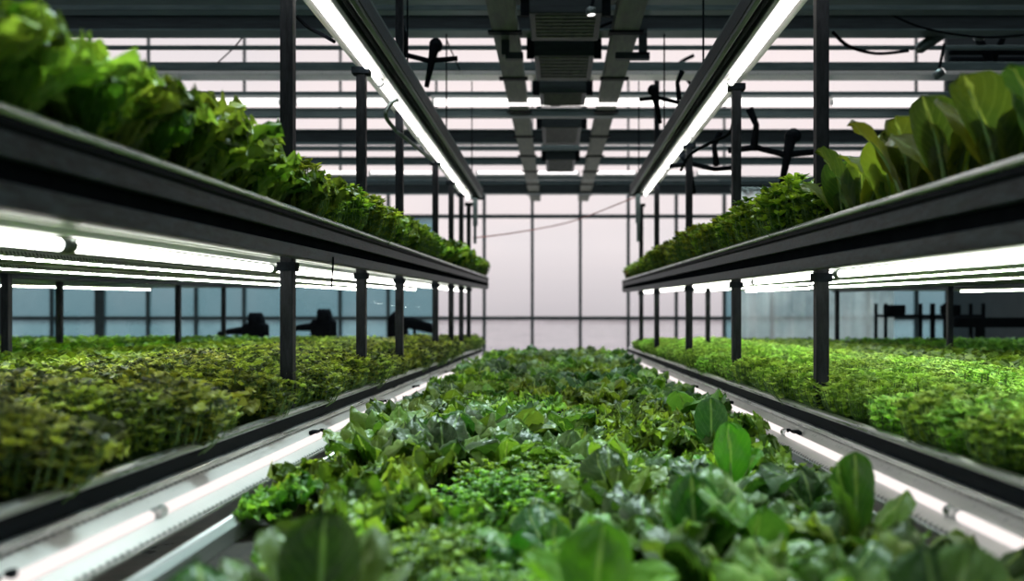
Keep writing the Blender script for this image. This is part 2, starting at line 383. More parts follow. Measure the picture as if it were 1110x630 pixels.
# ---------------------------------------------------------------- lights under trays
def fixture(side, x, z0, sl, y0, y1, label, kind='tube', group=None):
    r = empty('grow_light', (side * x, 0, CAMZ + z0), label, 'grow light', group, rot=(sl, 0, 0))
    if kind == 'tube':
        MB().extrude([(-.016, .034), (.016, .034), (.012, .012), (-.012, .012)], y0, y1).build('housing', M['perf'], r)
        MB().extrude([(-.03, .030), (.03, .030), (.03, .034), (-.03, .034)], y0, y1).build('reflector', M['perf'], r)
        seg = 1.5; y = y0
        while y < y1 - .2:
            e = min(y + seg, y1)
            t = MB().tube([(0, y + .03, -.008), (0, e - .03, -.008)], .0135, 14).build('tube', M['tube'], r, smooth=True)
            MB().tube([(0, y + .004, -.008), (0, y + .03, -.008)], .016, 12).build('end_cap', M['dlip'], t)
            MB().tube([(0, e - .03, -.008), (0, e - .004, -.008)], .016, 12).build('end_cap', M['dlip'], t)
            y = e
    else:
        MB().extrude([(-.04, .034), (.04, .034), (.05, .012), (-.05, .012)], y0, y1).build('housing', M['perf'], r)
        MB().extrude([(-.012, .012), (.012, .012), (.010, .006), (-.010, .006)], y0, y1).build('diode_strip', M['led'], r)
    return r
for s, nm in ((-1, 'left'), (1, 'right')):
    dz = U[s] - .315 + (.0 if s < 0 else .02)
    fixture(s, 1.09, .131 + dz, SL, Y0, 11.8, 'bright white tube light under aisle side of the upper %s tray' % nm)
    fixture(s, 1.80, .131 + dz, SL, Y0, 11.8, 'beaded diode strip light under middle of the upper %s tray' % nm, 'led')
    fixture(s, 2.45, .131 + dz, SL, Y0, 11.8, 'rear diode strip light under the upper %s tray' % nm, 'led')
    fixture(s, 5.2, .131 + dz, SL, Y0, 11.8, 'diode strip light under the outermost upper %s tray' % nm, 'led')

# slanted reflector lights on the aisle side of the lower trays
for s, nm in ((-1, 'left'), (1, 'right')):
    r = empty('grow_light', (0, 0, CAMZ - .316), 'slanted white tube light and reflector along lower %s tray edge' % nm, 'grow light', rot=(-SL, 0, 0))
    E = lambda prof, nm2, mat, bv=0: MB().extrude([(s * x, z) for x, z in prof], Y0, 11.6).build(nm2, mat, r, bevel=bv)
    E([(.948, -.082), (.948, -.09), (.895, -.117), (.895, -.109)], 'reflector', M['perfw'])
    E([(.880, -.118), (.880, -.126), (.842, -.143), (.842, -.135)], 'lower_reflector', M['perfw'])
    E([(.9, -.125), (.955, -.095), (.955, -.15), (.9, -.16)], 'housing', M['white'])
    y = Y0
    while y < 11.4:
        e = min(y + 1.5, 11.6)
        t = MB().tube([(s * .888, y + .03, -.108), (s * .888, e - .03, -.108)], .013, 12).build('tube', M['tubes'], r, smooth=True)
        MB().tube([(s * .888, y, -.108), (s * .888, y + .035, -.108)], .0145, 10).build('end_cap', M['lip'], t); y = e
    MB().tube([(s * .846, Y0, -.146), (s * .846, 11.6, -.146)], .007, 8).build('edge_rod', M['lip'], r, smooth=True)
    for d in (1.45, 3.45, 4.76, 5.92, 7.69):
        MB().cbox((s * .90, d, -.102), (.03, .05, .03)).cbox((s * .885, d + .05, -.095), (.012, .02, .018)).build('clamp', M['dark'], r)
    # added tube, itself unseen, to brighten the floor below the lower tray
    fixture(s, 1.5, -.44, -SL, Y0, 11.6, 'added tube light beneath the lower %s tray to brighten the floor' % nm)

# overhead hanging light rails
def overhead(s, yend, label):
    r = empty('overhead_light_rail', (0, 0, CAMZ + 1.27), label, 'light rail')
    E = lambda prof, nm2, mat, bv=0, y0=Y0: MB().extrude([(s * x, z) for x, z in prof], y0, yend).build(nm2, mat, r, bevel=bv)
    E([(.80, .0), (.815, .0), (.815, .075), (.80, .075)], 'aisle_rail', M['worn'], .003)
    E([(.805, .0), (.83, .0), (.83, -.018), (.805, -.018)], 'lower_flange', M['dlip'], .002)
    E([(.845, -.01), (.865, -.01), (.865, .06), (.845, .06)], 'inner_rail', M['dark'], .003)
    E([(.80, .07), (.90, .07), (.90, .085), (.80, .085)], 'top_plate', M['beam'])
    E([(.885, -.012), (.91, -.012), (.91, .05), (.885, .05)], 'outer_rail', M['dlip'], .003)
    E([(.91, -.002), (.955, .004), (.955, .012), (.91, .006)], 'reflector', M['perfw'])
    E([(.955, .0), (1.045, .02), (1.045, .03), (.955, .01)], 'outer_reflector', M['perfw'])
    y = Y0
    while y < yend - .3:
        e = min(y + 1.5, yend)
        t = MB().tube([(s * .965, y + .04, -.012), (s * .965, e - .04, -.012)], .014, 12).build('tube', M['tubeo'], r, smooth=True)
        MB().tube([(s * .965, y, -.012), (s * .965, y + .045, -.012)], .020, 10).build('end_cap', M['lip'], t); y = e
    # end bracket and hangers up to the ceiling beams
    MB().box((s * .80, yend - .02, -.03), (s * .93, yend + .03, .1)).build('end_plate', M['dark'], r)
    m = MB().box((s * .86, yend - .03, -.32), (s * .91, yend + .01, .0)).box((s * .87, yend - .05, -.52), (s * .90, yend - .02, -.3)).build('end_bracket', M['beam'], r)
    for d in (2.6, 5.3, 7.2, 9.4):
        MB().tube([(s * .85, d, .08), (s * .85, d, 1.08)], .006, 6).build('hanger_rod', M['dark'], r)
    return r
overhead(-1, 10.2, 'long overhead light rail above the upper left tray')
overhead(1, 9.9, 'long overhead light rail above the upper right tray')

# loops of cable on the left rail
def cable(pts, r, label, mat='rubber', name='cable', group=None):
    # smooth catmull-rom
    pts = [Vector(p) for p in pts]; q = []
    ext = [pts[0]] + pts + [pts[-1]]
    for i in range(1, len(ext) - 2):
        for t in np.linspace(0, 1, 8, endpoint=False):
            a, b, c, d = ext[i-1], ext[i], ext[i+1], ext[i+2]
            q.append(.5 * ((2*b) + (c-a)*t + (2*a-5*b+4*c-d)*t*t + (3*b-a-3*c+d)*t**3))
    q.append(pts[-1])
    o = MB().tube(q, r, 6).build(name, M[mat], smooth=True); return tag(o, label, 'cable', group)
cable([P(432, 108, 5.3), P(424, 112, 5.3), P(418, 125, 5.3), P(428, 140, 5.4), P(440, 150, 5.5), P(470, 175, 6.2)], .012, 'looped pale cable hanging below the left overhead light rail', 'dlip')
cable([P(322, 18, 4.2), P(335, 30, 4.2), P(350, 38, 4.3), P(362, 45, 4.5)], .010, 'short cable curving under the near left light rail')
cable([P(795, 130, 5.4), P(790, 145, 5.5), P(770, 155, 5.7), P(748, 168, 6.2), P(738, 185, 6.6)], .010, 'dark cable drooping under the right overhead light rail')
cable([P(513, 258, 10.4), P(560, 252, 11), P(620, 240, 12), P(688, 214, 10)], .007, 'thin red cord sagging across the end windows', 'red')
cable([P(740, 118, 9), P(750, 95, 9), P(735, 72, 9), P(752, 60, 9)], .018, 'dark curled cable by the right rail and ceiling beams')
cable([P(585, 38, 7), P(620, 40, 7), P(660, 25, 7), P(700, 10, 7)], .012, 'slack cable hanging under the ceiling walkway')
cable([P(955, 10, 6.9), P(1000, 30, 6.9), P(1060, 40, 6.9), P(1110, 38, 6.9)], .008, 'thin cable sagging below the top right beams')
cable([P(903, 35, 7), P(920, 50, 7.2), P(950, 58, 7.5), P(985, 55, 7.5)], .014, 'dark cable beside the tall right post near the ceiling')
cable([P(268, 33, 7.3), P(255, 50, 7.6), P(236, 68, 8.3)], .006, 'thin wire dangling in front of the upper left windows')
cable([P(480, 33, 7.3), P(487, 50, 7.6), P(498, 75, 8.3)], .006, 'thin wire dangling beside the left rail in the ceiling')

# ---------------------------------------------------------------- ceiling beams
# (pixel top, pixel bottom, distance, depth, material, label)
def beam(yt, yb, d, dep, mat, label, xa=XL, xb=XR, cat='beam', name='ceiling_beam', flange=True):
    zt = CAMZ + (VY - yt) * d / F; zb = CAMZ + (VY - yb) * d / F
    if zt - zb < .08 or not flange:
        o = MB().box((xa, d, zb), (xb, d + dep, zt)).build(name, M[mat], bevel=.004)
        return tag(o, label, cat)
    r = empty(name, (0, d, zb), label, cat)
    h = zt - zb
    MB().box((xa, .03, .012), (xb, dep - .03, h - .012)).build('web', M[mat], r)
    MB().box((xa, 0, 0), (xb, dep, .014)).build('lower_flange', M['beam'], r)
    MB().box((xa, 0, h - .014), (xb, dep, h)).build('upper_flange', M['beam'], r)
    return r
beam(-22, -2, 6.3, .14, 'beamd', 'nearest dark ceiling beam at the top edge of the photo')
beam(0, 11, 6.7, .12, 'beam', 'teal grey ceiling beam second from the camera')
beam(13, 33, 7.1, .20, 'beamd', 'deep dark ceiling beam above the first glass strip')
beam(49, 53, 7.6, .04, 'beam', 'thin teal bar just behind the deep dark beam')
beam(67, 76, 8.3, .10, 'beam', 'grey ceiling beam with white sheet beneath it')
beam(76.6, 81, 8.3, .22, 'perfw', 'pale punched sheet strip fixed below the grey ceiling beam', flange=False, cat='sheet', name='reflector_sheet')
beam(99, 104, 9.1, .06, 'beam', 'slim bar directly above the bright ceiling tubes')
beam(117, 126, 9.6, .12, 'beam', 'grey ceiling beam right below the bright ceiling tubes')
beam(140, 155, 11.4, .14, 'beamd', 'dark ceiling beam halfway towards the end wall')
beam(158, 163, 12.3, .06, 'dlip', 'light grey bar beyond the halfway dark beam', cat='beam')
beam(170, 178, 13.2, .10, 'beam', 'grey ceiling beam in front of the far tubes')
beam(191, 195, 14.4, .06, 'dlip', 'slim pale bar beneath the far tubes')
beam(199, 210, 15.8, .16, 'beamd', 'farthest dark ceiling beam above the end windows')
# fluorescent battens across
def batten(xa, xb, y, d, t, label, group, up=1):
    A = P(xa, y, d); B = P(xb, y, d); L_ = B[0] - A[0]
    r = empty('tube_light', ((A[0] + B[0]) / 2, d, A[2]), label, 'ceiling light', group)
    MB().box((-L_/2, -.04, up * t), (L_/2, .04, up * (t + .028))).build('housing', M['white'], r)
    MB().tube([(-L_/2 + .03, 0, 0), (L_/2 - .03, 0, 0)], t, 10).build('tube', M['batten'], r, smooth=True)
    for q in (-1, 1): MB().box((q*(L_/2 - .03), -.025, -.025), (q*L_/2, .025, .02)).build('end_cap', M['white'], r)
    return r
for xa, xb, lb in ((60, 200, 'bright ceiling tube above the near frilly lettuce, far left'), (204, 305, 'bright ceiling tube seen just left of the tall left post'),
                   (320, 462, 'bright ceiling tube crossing behind the left overhead rail'), (468, 600, 'bright ceiling tube left half of the centre aisle row'),
                   (604, 742, 'bright ceiling tube right half of the centre aisle row'), (760, 885, 'bright ceiling tube crossing behind the right overhead rail'),
                   (900, 1004, 'bright ceiling tube seen just right of the tall right post')):
    batten(xa, xb, 111, 9.13, .036, lb, 'near row of ceiling tubes')
for xa, xb, lb in ((300, 395, 'far ceiling tube left of the overhead left rail'), (400, 470, 'far ceiling tube hidden partly by left rail'), (516, 628, 'far ceiling tube above the left end windows'), (645, 690, 'short far ceiling tube left of right rail end'),
                   (712, 752, 'short far ceiling tube right of right rail end'), (755, 800, 'far ceiling tube nearest the right short post')):
    batten(xa, xb, 187.3, 14.42, .026, lb, 'far row of ceiling tubes', -1)
# central overhead walkway: two trunkings and dark units between
for xa, w, lb in ((-.37, .19, 'left ceiling trunking running towards the end wall'), (.52, .19, 'right ceiling trunking running towards the end wall')):
    r = empty('ceiling_trunking', (xa, 0, CAMZ + 2.06), lb, 'trunking')
    MB().extrude([(-w/2, 0), (w/2, 0), (w/2, .10), (-w/2, .10)], 5, 17.2).build('duct', M['wood'], r, bevel=.004)
    for k in range(9): MB().box((-w/2 - .03, 5.4 + k*1.35, -.012), (w/2 + .03, 5.48 + k*1.35, .005)).build('strap', M['dark'], r)
for i, (ya, yb, xw, lb) in enumerate(((6.3, 6.95, .50, 'nearest dark ventilation box between the ceiling trunkings'), (7.35, 8.15, .48, 'dark ventilation box second from camera under roof'),
                    (8.6, 9.2, .44, 'dark ventilation box above the bright centre tubes'), (10.2, 11.3, .44, 'dark ventilation box just beyond the bright centre tubes'), (12.4, 13.5, .40, 'farthest dark ventilation box below the roof'))):
    r = empty('ventilation_box', (.07, ya, CAMZ + 2.04), lb, 'ventilation unit')
    MB().box((-xw/2, 0, 0), (xw/2, yb - ya, .22)).build('casing', M['beamd'], r, bevel=.008)
    m = MB()
    for k in range(7): m.box((-xw/2 + .04, .05 + k*(yb-ya-.1)/7, -.008), (xw/2 - .04, .07 + k*(yb-ya-.1)/7, .004))
    m.build('louvre', M['wood'], r)
    for q in (-1, 1): MB().box((q*xw/2, .02, -.01), (q*(xw/2 + .06), .06, .3)).build('hanger', M['dark'], r)
# hanging bracket frames near x=545 and 690 top
for xp, lb in ((548, 'dark hanging bracket left of the nearest ventilation box'), (697, 'dark hanging arm right of the nearest ventilation box')):
    a = P(xp, 30, 7.0); b = P(xp + (12 if xp < 600 else -30), 60, 7.0)
    m = MB().box((a[0]-.03, 6.98, b[2]), (a[0]+.03, 7.04, a[2] + .05)).box((min(a[0], b[0]), 6.98, b[2]-.03), (max(a[0], b[0])+.05, 7.04, b[2]+.02)).build('hanging_bracket', M['beamd'])
    tag(m, lb, 'bracket')
# lamps and clamps up right
def spotlamp(x0_, y0_, x1_, y1_, d, rr, label):
    a = Vector(P(x0_, y0_, d)); b = Vector(P(x1_, y1_, d))
    r = empty('spot_lamp', a, label, 'lamp'); v = b - a
    MB().tube([(0,0,0), v * .15, v * .9, v], [rr * .5, rr, rr, rr * .8], 14).build('barrel', M['dlip'], r, smooth=True)
    MB().tube([v, v * 1.04], rr * .75, 14).build('lens', M['batten'], r, smooth=True)
    MB().tube([v * .5, v * .5 + Vector((.05, 0, .25))], .012, 6).build('bracket_arm', M['dark'], r)
    return r
spotlamp(993, 55, 1022, 36, 7.3, .045, 'slanted tubular spot lamp under the upper right beams')
spotlamp(1012, 84, 1022, 77, 7.6, .035, 'small spot lamp below the slanted tubular lamp')
spotlamp(1056, 38, 1066, 38, 7.4, .045, 'small bright lamp in dark upper right corner')
spotlamp(640, 8, 641, 16, 6.2, .035, 'small hanging lamp on right ceiling trunking')
spotlamp(392, 18, 391, 24, 6.0, .03, 'small white lamp left of the left overhead rail')
# right corner pipe rack
r = empty('pipe_rack', (0, 0, 0), 'dark pipes fixed high in the upper right corner', 'pipes')
for (y, d) in ((55, 9.2), (66, 9.6), (80, 10)):
    A = P(1030, y, d); B = P(1250, y, d); B = (min(B[0], XR - .05), B[1], B[2]); MB().tube([A, B], .045, 10).build('pipe', M['rubber'], r, smooth=True)
MB().tube([P(1060, 40, 9), P(1075, 70, 9.2), P(1090, 100, 9.4)], .04, 8).tube([P(1090, 35, 9), P(1078, 62, 9.2), P(1070, 95, 9.5)], .03, 8).build('pipe_bend', M['rubber'], r, smooth=True)
tag(MB().box((P(1026, 0, 12.5)[0], 12.5, CAMZ + 1.6), (XR, 12.6, CAMZ + 4.9)).build('wall_panel', M['wall'], bevel=.01), 'large dark panel filling the upper right corner behind pipes', 'panel')
# jumble of clamps below the right rail: valve block with arms
def valve(px, py, d, s, label, flip=1):
    c = Vector(P(px, py, d)); r = empty('pipe_valve', c, label, 'valve')
    MB().tube([(-.30*s, 0, .0), (-.1*s, 0, .02*s), (.1*s, 0, -.03*s), (.34*s, 0, -.01*s)], .022*s, 8).build('pipe', M['rubber'], r, smooth=True)
    MB().tube([(-.12*s*flip, 0, .0), (-.10*s*flip, 0, .18*s), (-.15*s*flip, 0, .30*s)], [.03*s, .022*s, .03*s], 8).tube([(.15*s*flip, 0, .1*s), (.12*s*flip, 0, -.05*s), (.08*s*flip, 0, -.25*s)], [.045*s, .03*s, .02*s], 8).build('arm', M['rubber'], r, smooth=True)
    MB().tube([(.16*s*flip, -.03*s, .1*s), (.16*s*flip, .03*s, .1*s)], .055*s, 12).build('handle', M['dark'], r, smooth=True)
valve(835, 163, 6.6, 1.0, 'dark pipe valve with arms between the two right posts')
valve(762, 180, 7.4, .9, 'dark pipe valve left of the short right post', -1)
valve(452, 62, 6.2, .8, 'dark valve block behind the left overhead rail')
valve(724, 108, 6.8, .7, 'small dark valve clamped above the right overhead rail', -1)

# ---------------------------------------------------------------- equipment beyond the beds
def pump(px, py, d, s, label, flip=1):
    c = Vector(P(px, py, d)); r = empty('water_pump', (c.x, c.y, 0), label, 'pump')
    z = c.z
    MB().cbox((0, 0, z - .05), (.34*s, .3*s, .30*s)).build('casing', M['rubber'], r, bevel=.05*s)
    MB().tube([(-.06*s*flip, 0, z + .1*s), (.1*s*flip, 0, z + .12*s)], [.16*s, .14*s], 14).build('motor', M['rubber'], r, smooth=True)
    MB().tube([(-.1*s*flip, 0, z + .0), (-.38*s*flip, 0, z - .02), (-.52*s*flip, 0, z - .05*s), (-.56*s*flip, 0, z - .12*s)], [.07*s, .045*s, .04*s, .04*s], 10).build('nozzle', M['rubber'], r, smooth=True)
    MB().box((-.2*s, -.15*s, 0), (.2*s, .15*s, z - .18*s)).build('stand', M['dark'], r)
pump(277, 358, 13.5, 1.0, 'dark squat pump at left behind the lettuce, nozzle pointing left')
pump(351, 354, 13.5, 1.0, 'dark pump seen between the tall left post and the short post')
r = empty('cultivator_arm', (0, 13.6, 0), 'dark machine with a sloping arm behind the left posts', 'machine')
MB().tube([P(424, 342, 13.5), P(430, 347, 13.5), P(445, 350, 13.5), P(470, 357, 13.5)], [.09, .06, .09, .07], 10).build('arm', M['rubber'], r, smooth=True).location = (0, -13.6, 0)
MB().box((P(420, 0, 13.5)[0], -.1, 0), (P(440, 0, 13.5)[0], .15, CAMZ - .12)).build('body', M['rubber'], r, bevel=.03)
for x in (447, 468): MB().box((P(x, 0, 13.5)[0], -.05, 0), (P(x + 3, 0, 13.5)[0], 0, CAMZ - .2)).build('leg', M['rubber'], r)
# white pipe rail behind left
tag(MB().tube([P(395, 372, 15.5), P(520, 372, 15.5)], .03, 8).tube([P(405, 372, 15.5), (P(405, 0, 15.5)[0], 15.5, 0)], .03, 8).tube([P(500, 372, 15.5), (P(500, 0, 15.5)[0], 15.5, 0)], .03, 8).build('pipe_rail', M['white'], smooth=True), 'low pale pipe rail in front of the left end windows', 'rail')
# translucent sheeting and trolleys on the right
r = empty('plastic_curtain', (P(882, 0, 14.5)[0], 14.5, 0), 'translucent plastic curtain hanging behind the right bed', 'curtain')
cv = []; cf = []
for i in range(61):
    x = -1.25 + 2.5 * i / 60; y = .05 * math.sin(i * .9) + .02 * math.sin(i * 2.3); cv += [(x, y, .02), (x, y, 3.4)]
for i in range(60): cf.append((2*i, 2*i+2, 2*i+3, 2*i+1))
MB().add(cv, cf).build('sheet', M['sheet'], r, smooth=True)
MB().tube([(-1.3, 0, 3.42), (1.3, 0, 3.42)], .025, 8).build('rail', M['dlip'], r)
def trolley(px, d, w, label, group=None):
    c = P(px, 0, d); r = empty('plant_trolley', (c[0], d, 0), label, 'trolley', group)
    for x in (-w/2, w/2):
        for y in (0, .4): MB().box((x - .02, y - .02, .08), (x + .02, y + .02, 1.62)).build('post', M['rubber'], r)
    for z in (.4, .95, 1.42): MB().box((-w/2, -.02, z), (w/2, .42, z + .04)).build('shelf', M['rubber'], r)
    MB().cbox((-w*.2, .2, 1.53), (w*.35, .3, .14)).build('bin', M['rubber'], r, bevel=.02)
    for x in (-w/2, w/2): MB().tube([(x - .015, 0, .04), (x + .015, 0, .04)], .04, 12).build('wheel', M['rubber'], r)
trolley(985, 13.2, .66, 'dark shelf trolley left of the thin right rear post')
trolley(1045, 13.2, .55, 'dark shelf trolley right of the thin right rear post')
tag(MB().box((P(1035, 0, 12.8)[0], 12.8, 1.28), (XR - .05, 12.95, 1.42)).box((P(1060, 0, 12.8)[0], 12.8, 0), (P(1068, 0, 12.8)[0], 12.9, 1.3)).build('work_bench', M['rubber'], bevel=.01), 'long dark bench in front of the right wall', 'bench')

# ---------------------------------------------------------------- centre bed
HB = -.56
r = empty('growing_trough', (0, 0, CAMZ + HB), 'wide central growing trough filled with mixed lettuces', 'trough', rot=(-.004, 0, 0))
for s in (-1, 1):
    MB().extrude([(s*.775, .05), (s*.79, .062), (s*.805, .05), (s*.80, -.06), (s*.785, -.06)], .45, 11.3).build('side_wall', M['trough'], r)
    MB().tube([(s*.80, .45, .055), (s*.80, 11.3, .055)], .012, 8).build('edge_rod', M['lip'], r, smooth=True)
    MB().tube([(s*.845, .45, -.12), (s*.845, 11.3, -.12)], .014, 8).build('pipe', M['trough'], r, smooth=True)
MB().box((-.79, .45, -.07), (.79, 11.3, -.055)).build('base_panel', M['trough'], r)
tag(MB().box((-.775, .46, -.055), (.775, 11.29, .01)).build('growing_medium', M['soil'], r))
MB().box((-.8, 11.29, -.07), (.8, 11.31, .06)).build('end_plate', M['trough'], r)
for k in range(6):
    for s in (-1, 1): MB().box((s*.7 - .02, .6 + k*2, -CAMZ - HB + .01 * k), (s*.7 + .02, .64 + k*2, -.07)).build('leg', M['dark'], r)

# ---------------------------------------------------------------- plants
def grid_faces(nt, ns, o):
    return [(o + i*ns + j, o + i*ns + j + 1, o + (i+1)*ns + j + 1, o + (i+1)*ns + j) for i in range(nt-1) for j in range(ns-1)]
def leaf(m, az, L, W, th0, th1, shape='broad', cup=.25, ruf=0, freq=9, blister=.0, nt=12, ns=9, base=(0,0,0), rnd=None, curl=0, seed=None, rib=None, pw=1.3, twist=0.0):
    g = np.random.default_rng(seed if seed is not None else RNG.integers(1 << 30))
    t = np.linspace(0, 1, nt); th = th0 + (th1 - th0) * t ** pw
    dt = L / (nt - 1)
    rad = np.concatenate([[0], np.cumsum(np.sin((th[1:] + th[:-1]) / 2) * dt)]); z = np.concatenate([[0], np.cumsum(np.cos((th[1:] + th[:-1]) / 2) * dt)])
    if shape == 'broad':
        w = np.where(t < .16, .12, .12 + .88 * np.sin(np.clip((t - .16) / .84, 0, 1) ** .85 * PI * .56) ** .9)
        w = w * np.sqrt(np.clip(1 - np.clip((t - .62) / .38, 0, 1) ** 2.4, 0.0015, 1))
    elif shape == 'frill':
        w = np.clip(.12 + 1.0 * t ** 1.1, 0, 1) * np.sqrt(np.clip(1 - np.clip((t - .7) / .32, 0, 1) ** 2.5, 0.02, 1))
    else:
        w = np.sin(np.clip(t * .93 + .07, 0, 1) * PI) ** .7 + .02
    w = w * W / 2
    s = np.linspace(-1, 1, ns)
    T, S = np.meshgrid(t, s, indexing='ij'); Wd = w[:, None] * np.ones_like(S)
    ph = np.arctan2(S, (1 - T) * 1.1 + .12)
    e = np.maximum(np.abs(S), T * .95) ** 3
    p1, p2, p3 = g.uniform(0, 6.28, 3)
    nrm = cup * Wd * S ** 2 - curl * Wd * np.abs(S) ** 4
    if ruf: nrm = nrm + ruf * e * (np.sin(freq * ph + p1) + .5 * np.sin(freq * 2.1 * ph + p2 + 3 * T)) * np.clip(T * 1.6, 0, 1)
    lat = S * Wd * (1 - .12 * abs(cup) * S ** 2)
    if ruf: lat = lat + ruf * .5 * e * np.cos(freq * 1.3 * ph + p3) ; 
    if blister: nrm = nrm + blister * (np.sin(T * 17 + p1 + S * 3) * np.sin(S * 6 + p2) + .5 * np.sin(T * 31 + p3) * np.sin(S * 10 + p1)) * (1 - .5 * np.abs(S)) * np.clip((T - .15) * 3, 0, 1) + .35 * blister * g.normal(size=T.shape)
    if twist:
        tw = twist * T; lat, nrm = lat * np.cos(tw) - nrm * np.sin(tw), lat * np.sin(tw) + nrm * np.cos(tw)
    # normal direction (towards plant axis/up)
    nx = -np.cos(th)[:, None]; nz = np.sin(th)[:, None]
    R_ = rad[:, None] + nrm * nx; Z = z[:, None] + nrm * nz
    ca, sa = math.cos(az), math.sin(az)
    X = R_ * ca - lat * sa + base[0]; Y = R_ * sa + lat * ca + base[1]; Z = Z + base[2]
    o = len(m.v)
    m.v += list(map(tuple, np.stack([X, Y, Z], -1).reshape(-1, 3).tolist())); m.f += grid_faces(nt, ns, o)
    m.uv += list(map(tuple, np.stack([(S + 1) / 2, T], -1).reshape(-1, 2).tolist()))
    m.r += [float(rnd if rnd is not None else g.uniform())] * (nt * ns)
    if rib is not None:
        pts = [((rad[i] + .002 * np.cos(th[i])) * ca + base[0], (rad[i] + .002*np.cos(th[i])) * sa + base[1], z[i] - .002*np.sin(th[i]) + base[2]) for i in range(0, nt - 2)]
        rib.tube(pts, [max(.0012, .0055 * (1 - i / (nt - 1)) ) * (L / .22) for i in range(len(pts))], 6)

def make_broad(n, L, W, mat, seed, spread=(.15, 1.1), name='lettuce_plant', blister=.004, curl=.0, ruf=.004, detail=1, cupr=(-.85, .2), bend=(1.2, 2.1)):
    g = random.Random(seed); root = empty(name, (0, 0, -50)); m = MB(); rb = MB()
    for i in range(n):
        k = i / max(1, n - 1); az = i * 2.39996 + g.uniform(-.3, .3)
        l = L * (.62 + .38 * min(1, k * 1.6)) * g.uniform(.88, 1.12)
        th = spread[0] + (spread[1] - spread[0]) * k
        leaf(m, az, l, W * g.uniform(.85, 1.15) * (.7 + .3 * k), th * .3, th * g.uniform(*bend) + .1, 'broad', cup=g.uniform(*cupr), ruf=ruf, freq=g.uniform(5, 9), blister=blister,
             nt=16 * detail, ns=11 * detail, rib=rb, curl=g.uniform(0, .4) + curl, seed=seed * 100 + i, base=(.012 * math.cos(az), .012 * math.sin(az), 0), rnd=g.random(), twist=g.uniform(-.4, .4))
    m.build('foliage', mat, root, smooth=True); rb.build('leaf_stalks', LM['stalk'], root, smooth=True)
    return root
def make_frill(n, L, W, mat, seed, ruf=.016, freq=13, spread=(.1, 1.1), single=True, name='frilly_lettuce'):
    g = random.Random(seed); m = MB()
    for i in range(n):
        k = i / max(1, n - 1); az = i * 2.39996 + g.uniform(-.3, .3)
        l = L * (.6 + .4 * min(1, k * 1.5)) * g.uniform(.85, 1.12)
        th = spread[0] + (spread[1] - spread[0]) * k
        leaf(m, az, l, W * g.uniform(.8, 1.2), th * .5, th * g.uniform(1.0, 1.6) + .15, 'frill', cup=g.uniform(-.1, .4), ruf=ruf * g.uniform(.8, 1.3), freq=freq * g.uniform(.8, 1.2), blister=.005,
             nt=13, ns=27, seed=seed * 100 + i, rnd=g.random())
    o = m.build(name, mat, smooth=True); o.location = (0, 0, -50); return o
def make_cress(nst, R, H, lsz, mat, seed, name='cress_clump', nl=5, layers=2, hv=.25, tilt=.35, sq=False, wide=.8, single=False, dome=.3):
    g = random.Random(seed); root = None if single else empty(name, (0, 0, -50)); m = MB(); st = MB()
    for i in range(nst):
        q = math.sqrt((i + .5) / nst); a = i * 2.39996
        if sq: x, y = g.uniform(-R, R), g.uniform(-R, R); q = .5
        else: x, y = R * q * math.cos(a), R * q * math.sin(a)
        h = H * (1 - dome * q * q) * g.uniform(1 - hv, 1 + hv * .4)
        tx, ty = x + x * tilt * g.uniform(.3, 1), y + y * tilt * g.uniform(.3, 1); r0 = g.random()
        if not single or True: st.tube([(x * .7, y * .7, 0), ((x + tx) / 2, (y + ty) / 2, h * .5), (tx, ty, h)], .0016, 4, cap=False)
        for ly in range(layers):
            f = 1 - ly * .3; bx, by, bz = x*.7 + (tx - x*.7) * f, y*.7 + (ty - y*.7) * f, h * f
            for j in range(nl):
                az = j * 6.283 / nl + g.uniform(-.5, .5) + ly
                leaf(m, az, lsz * g.uniform(.7, 1.25), lsz * wide * g.uniform(.8, 1.2), g.uniform(.3, 1.0), g.uniform(1.2, 2.1), 'small', cup=g.uniform(-.3, .4), nt=4, ns=4, base=(bx, by, bz), rnd=min(1, max(0, r0 + g.uniform(-.25, .25))), seed=g.randrange(1 << 30), ruf=lsz * .06, freq=4)
    if single:
        o = m.build(name, mat, smooth=True); o.location = (0, 0, -50); return o
    m.build('foliage', mat, root, smooth=True); st.build('stems', LM['stem'], root)
    return root

used = set()
def place(proto, x, y, z, rz, sc, label, cat, group, tilt=(0, 0)):
    if proto.name in used: o = copy_tree(proto)
    else: used.add(proto.name); o = proto
    o.location = (x, y, z); o.rotation_euler = (tilt[0], tilt[1], rz); o.scale = (sc, sc, sc) if not isinstance(sc, tuple) else sc
    return tag(o, label, cat, group)
R = random.Random(11)

def zone(d, a=3.45, b=6.0):
    return 'near part' if d < a else ('middle part' if d < b else 'far part')
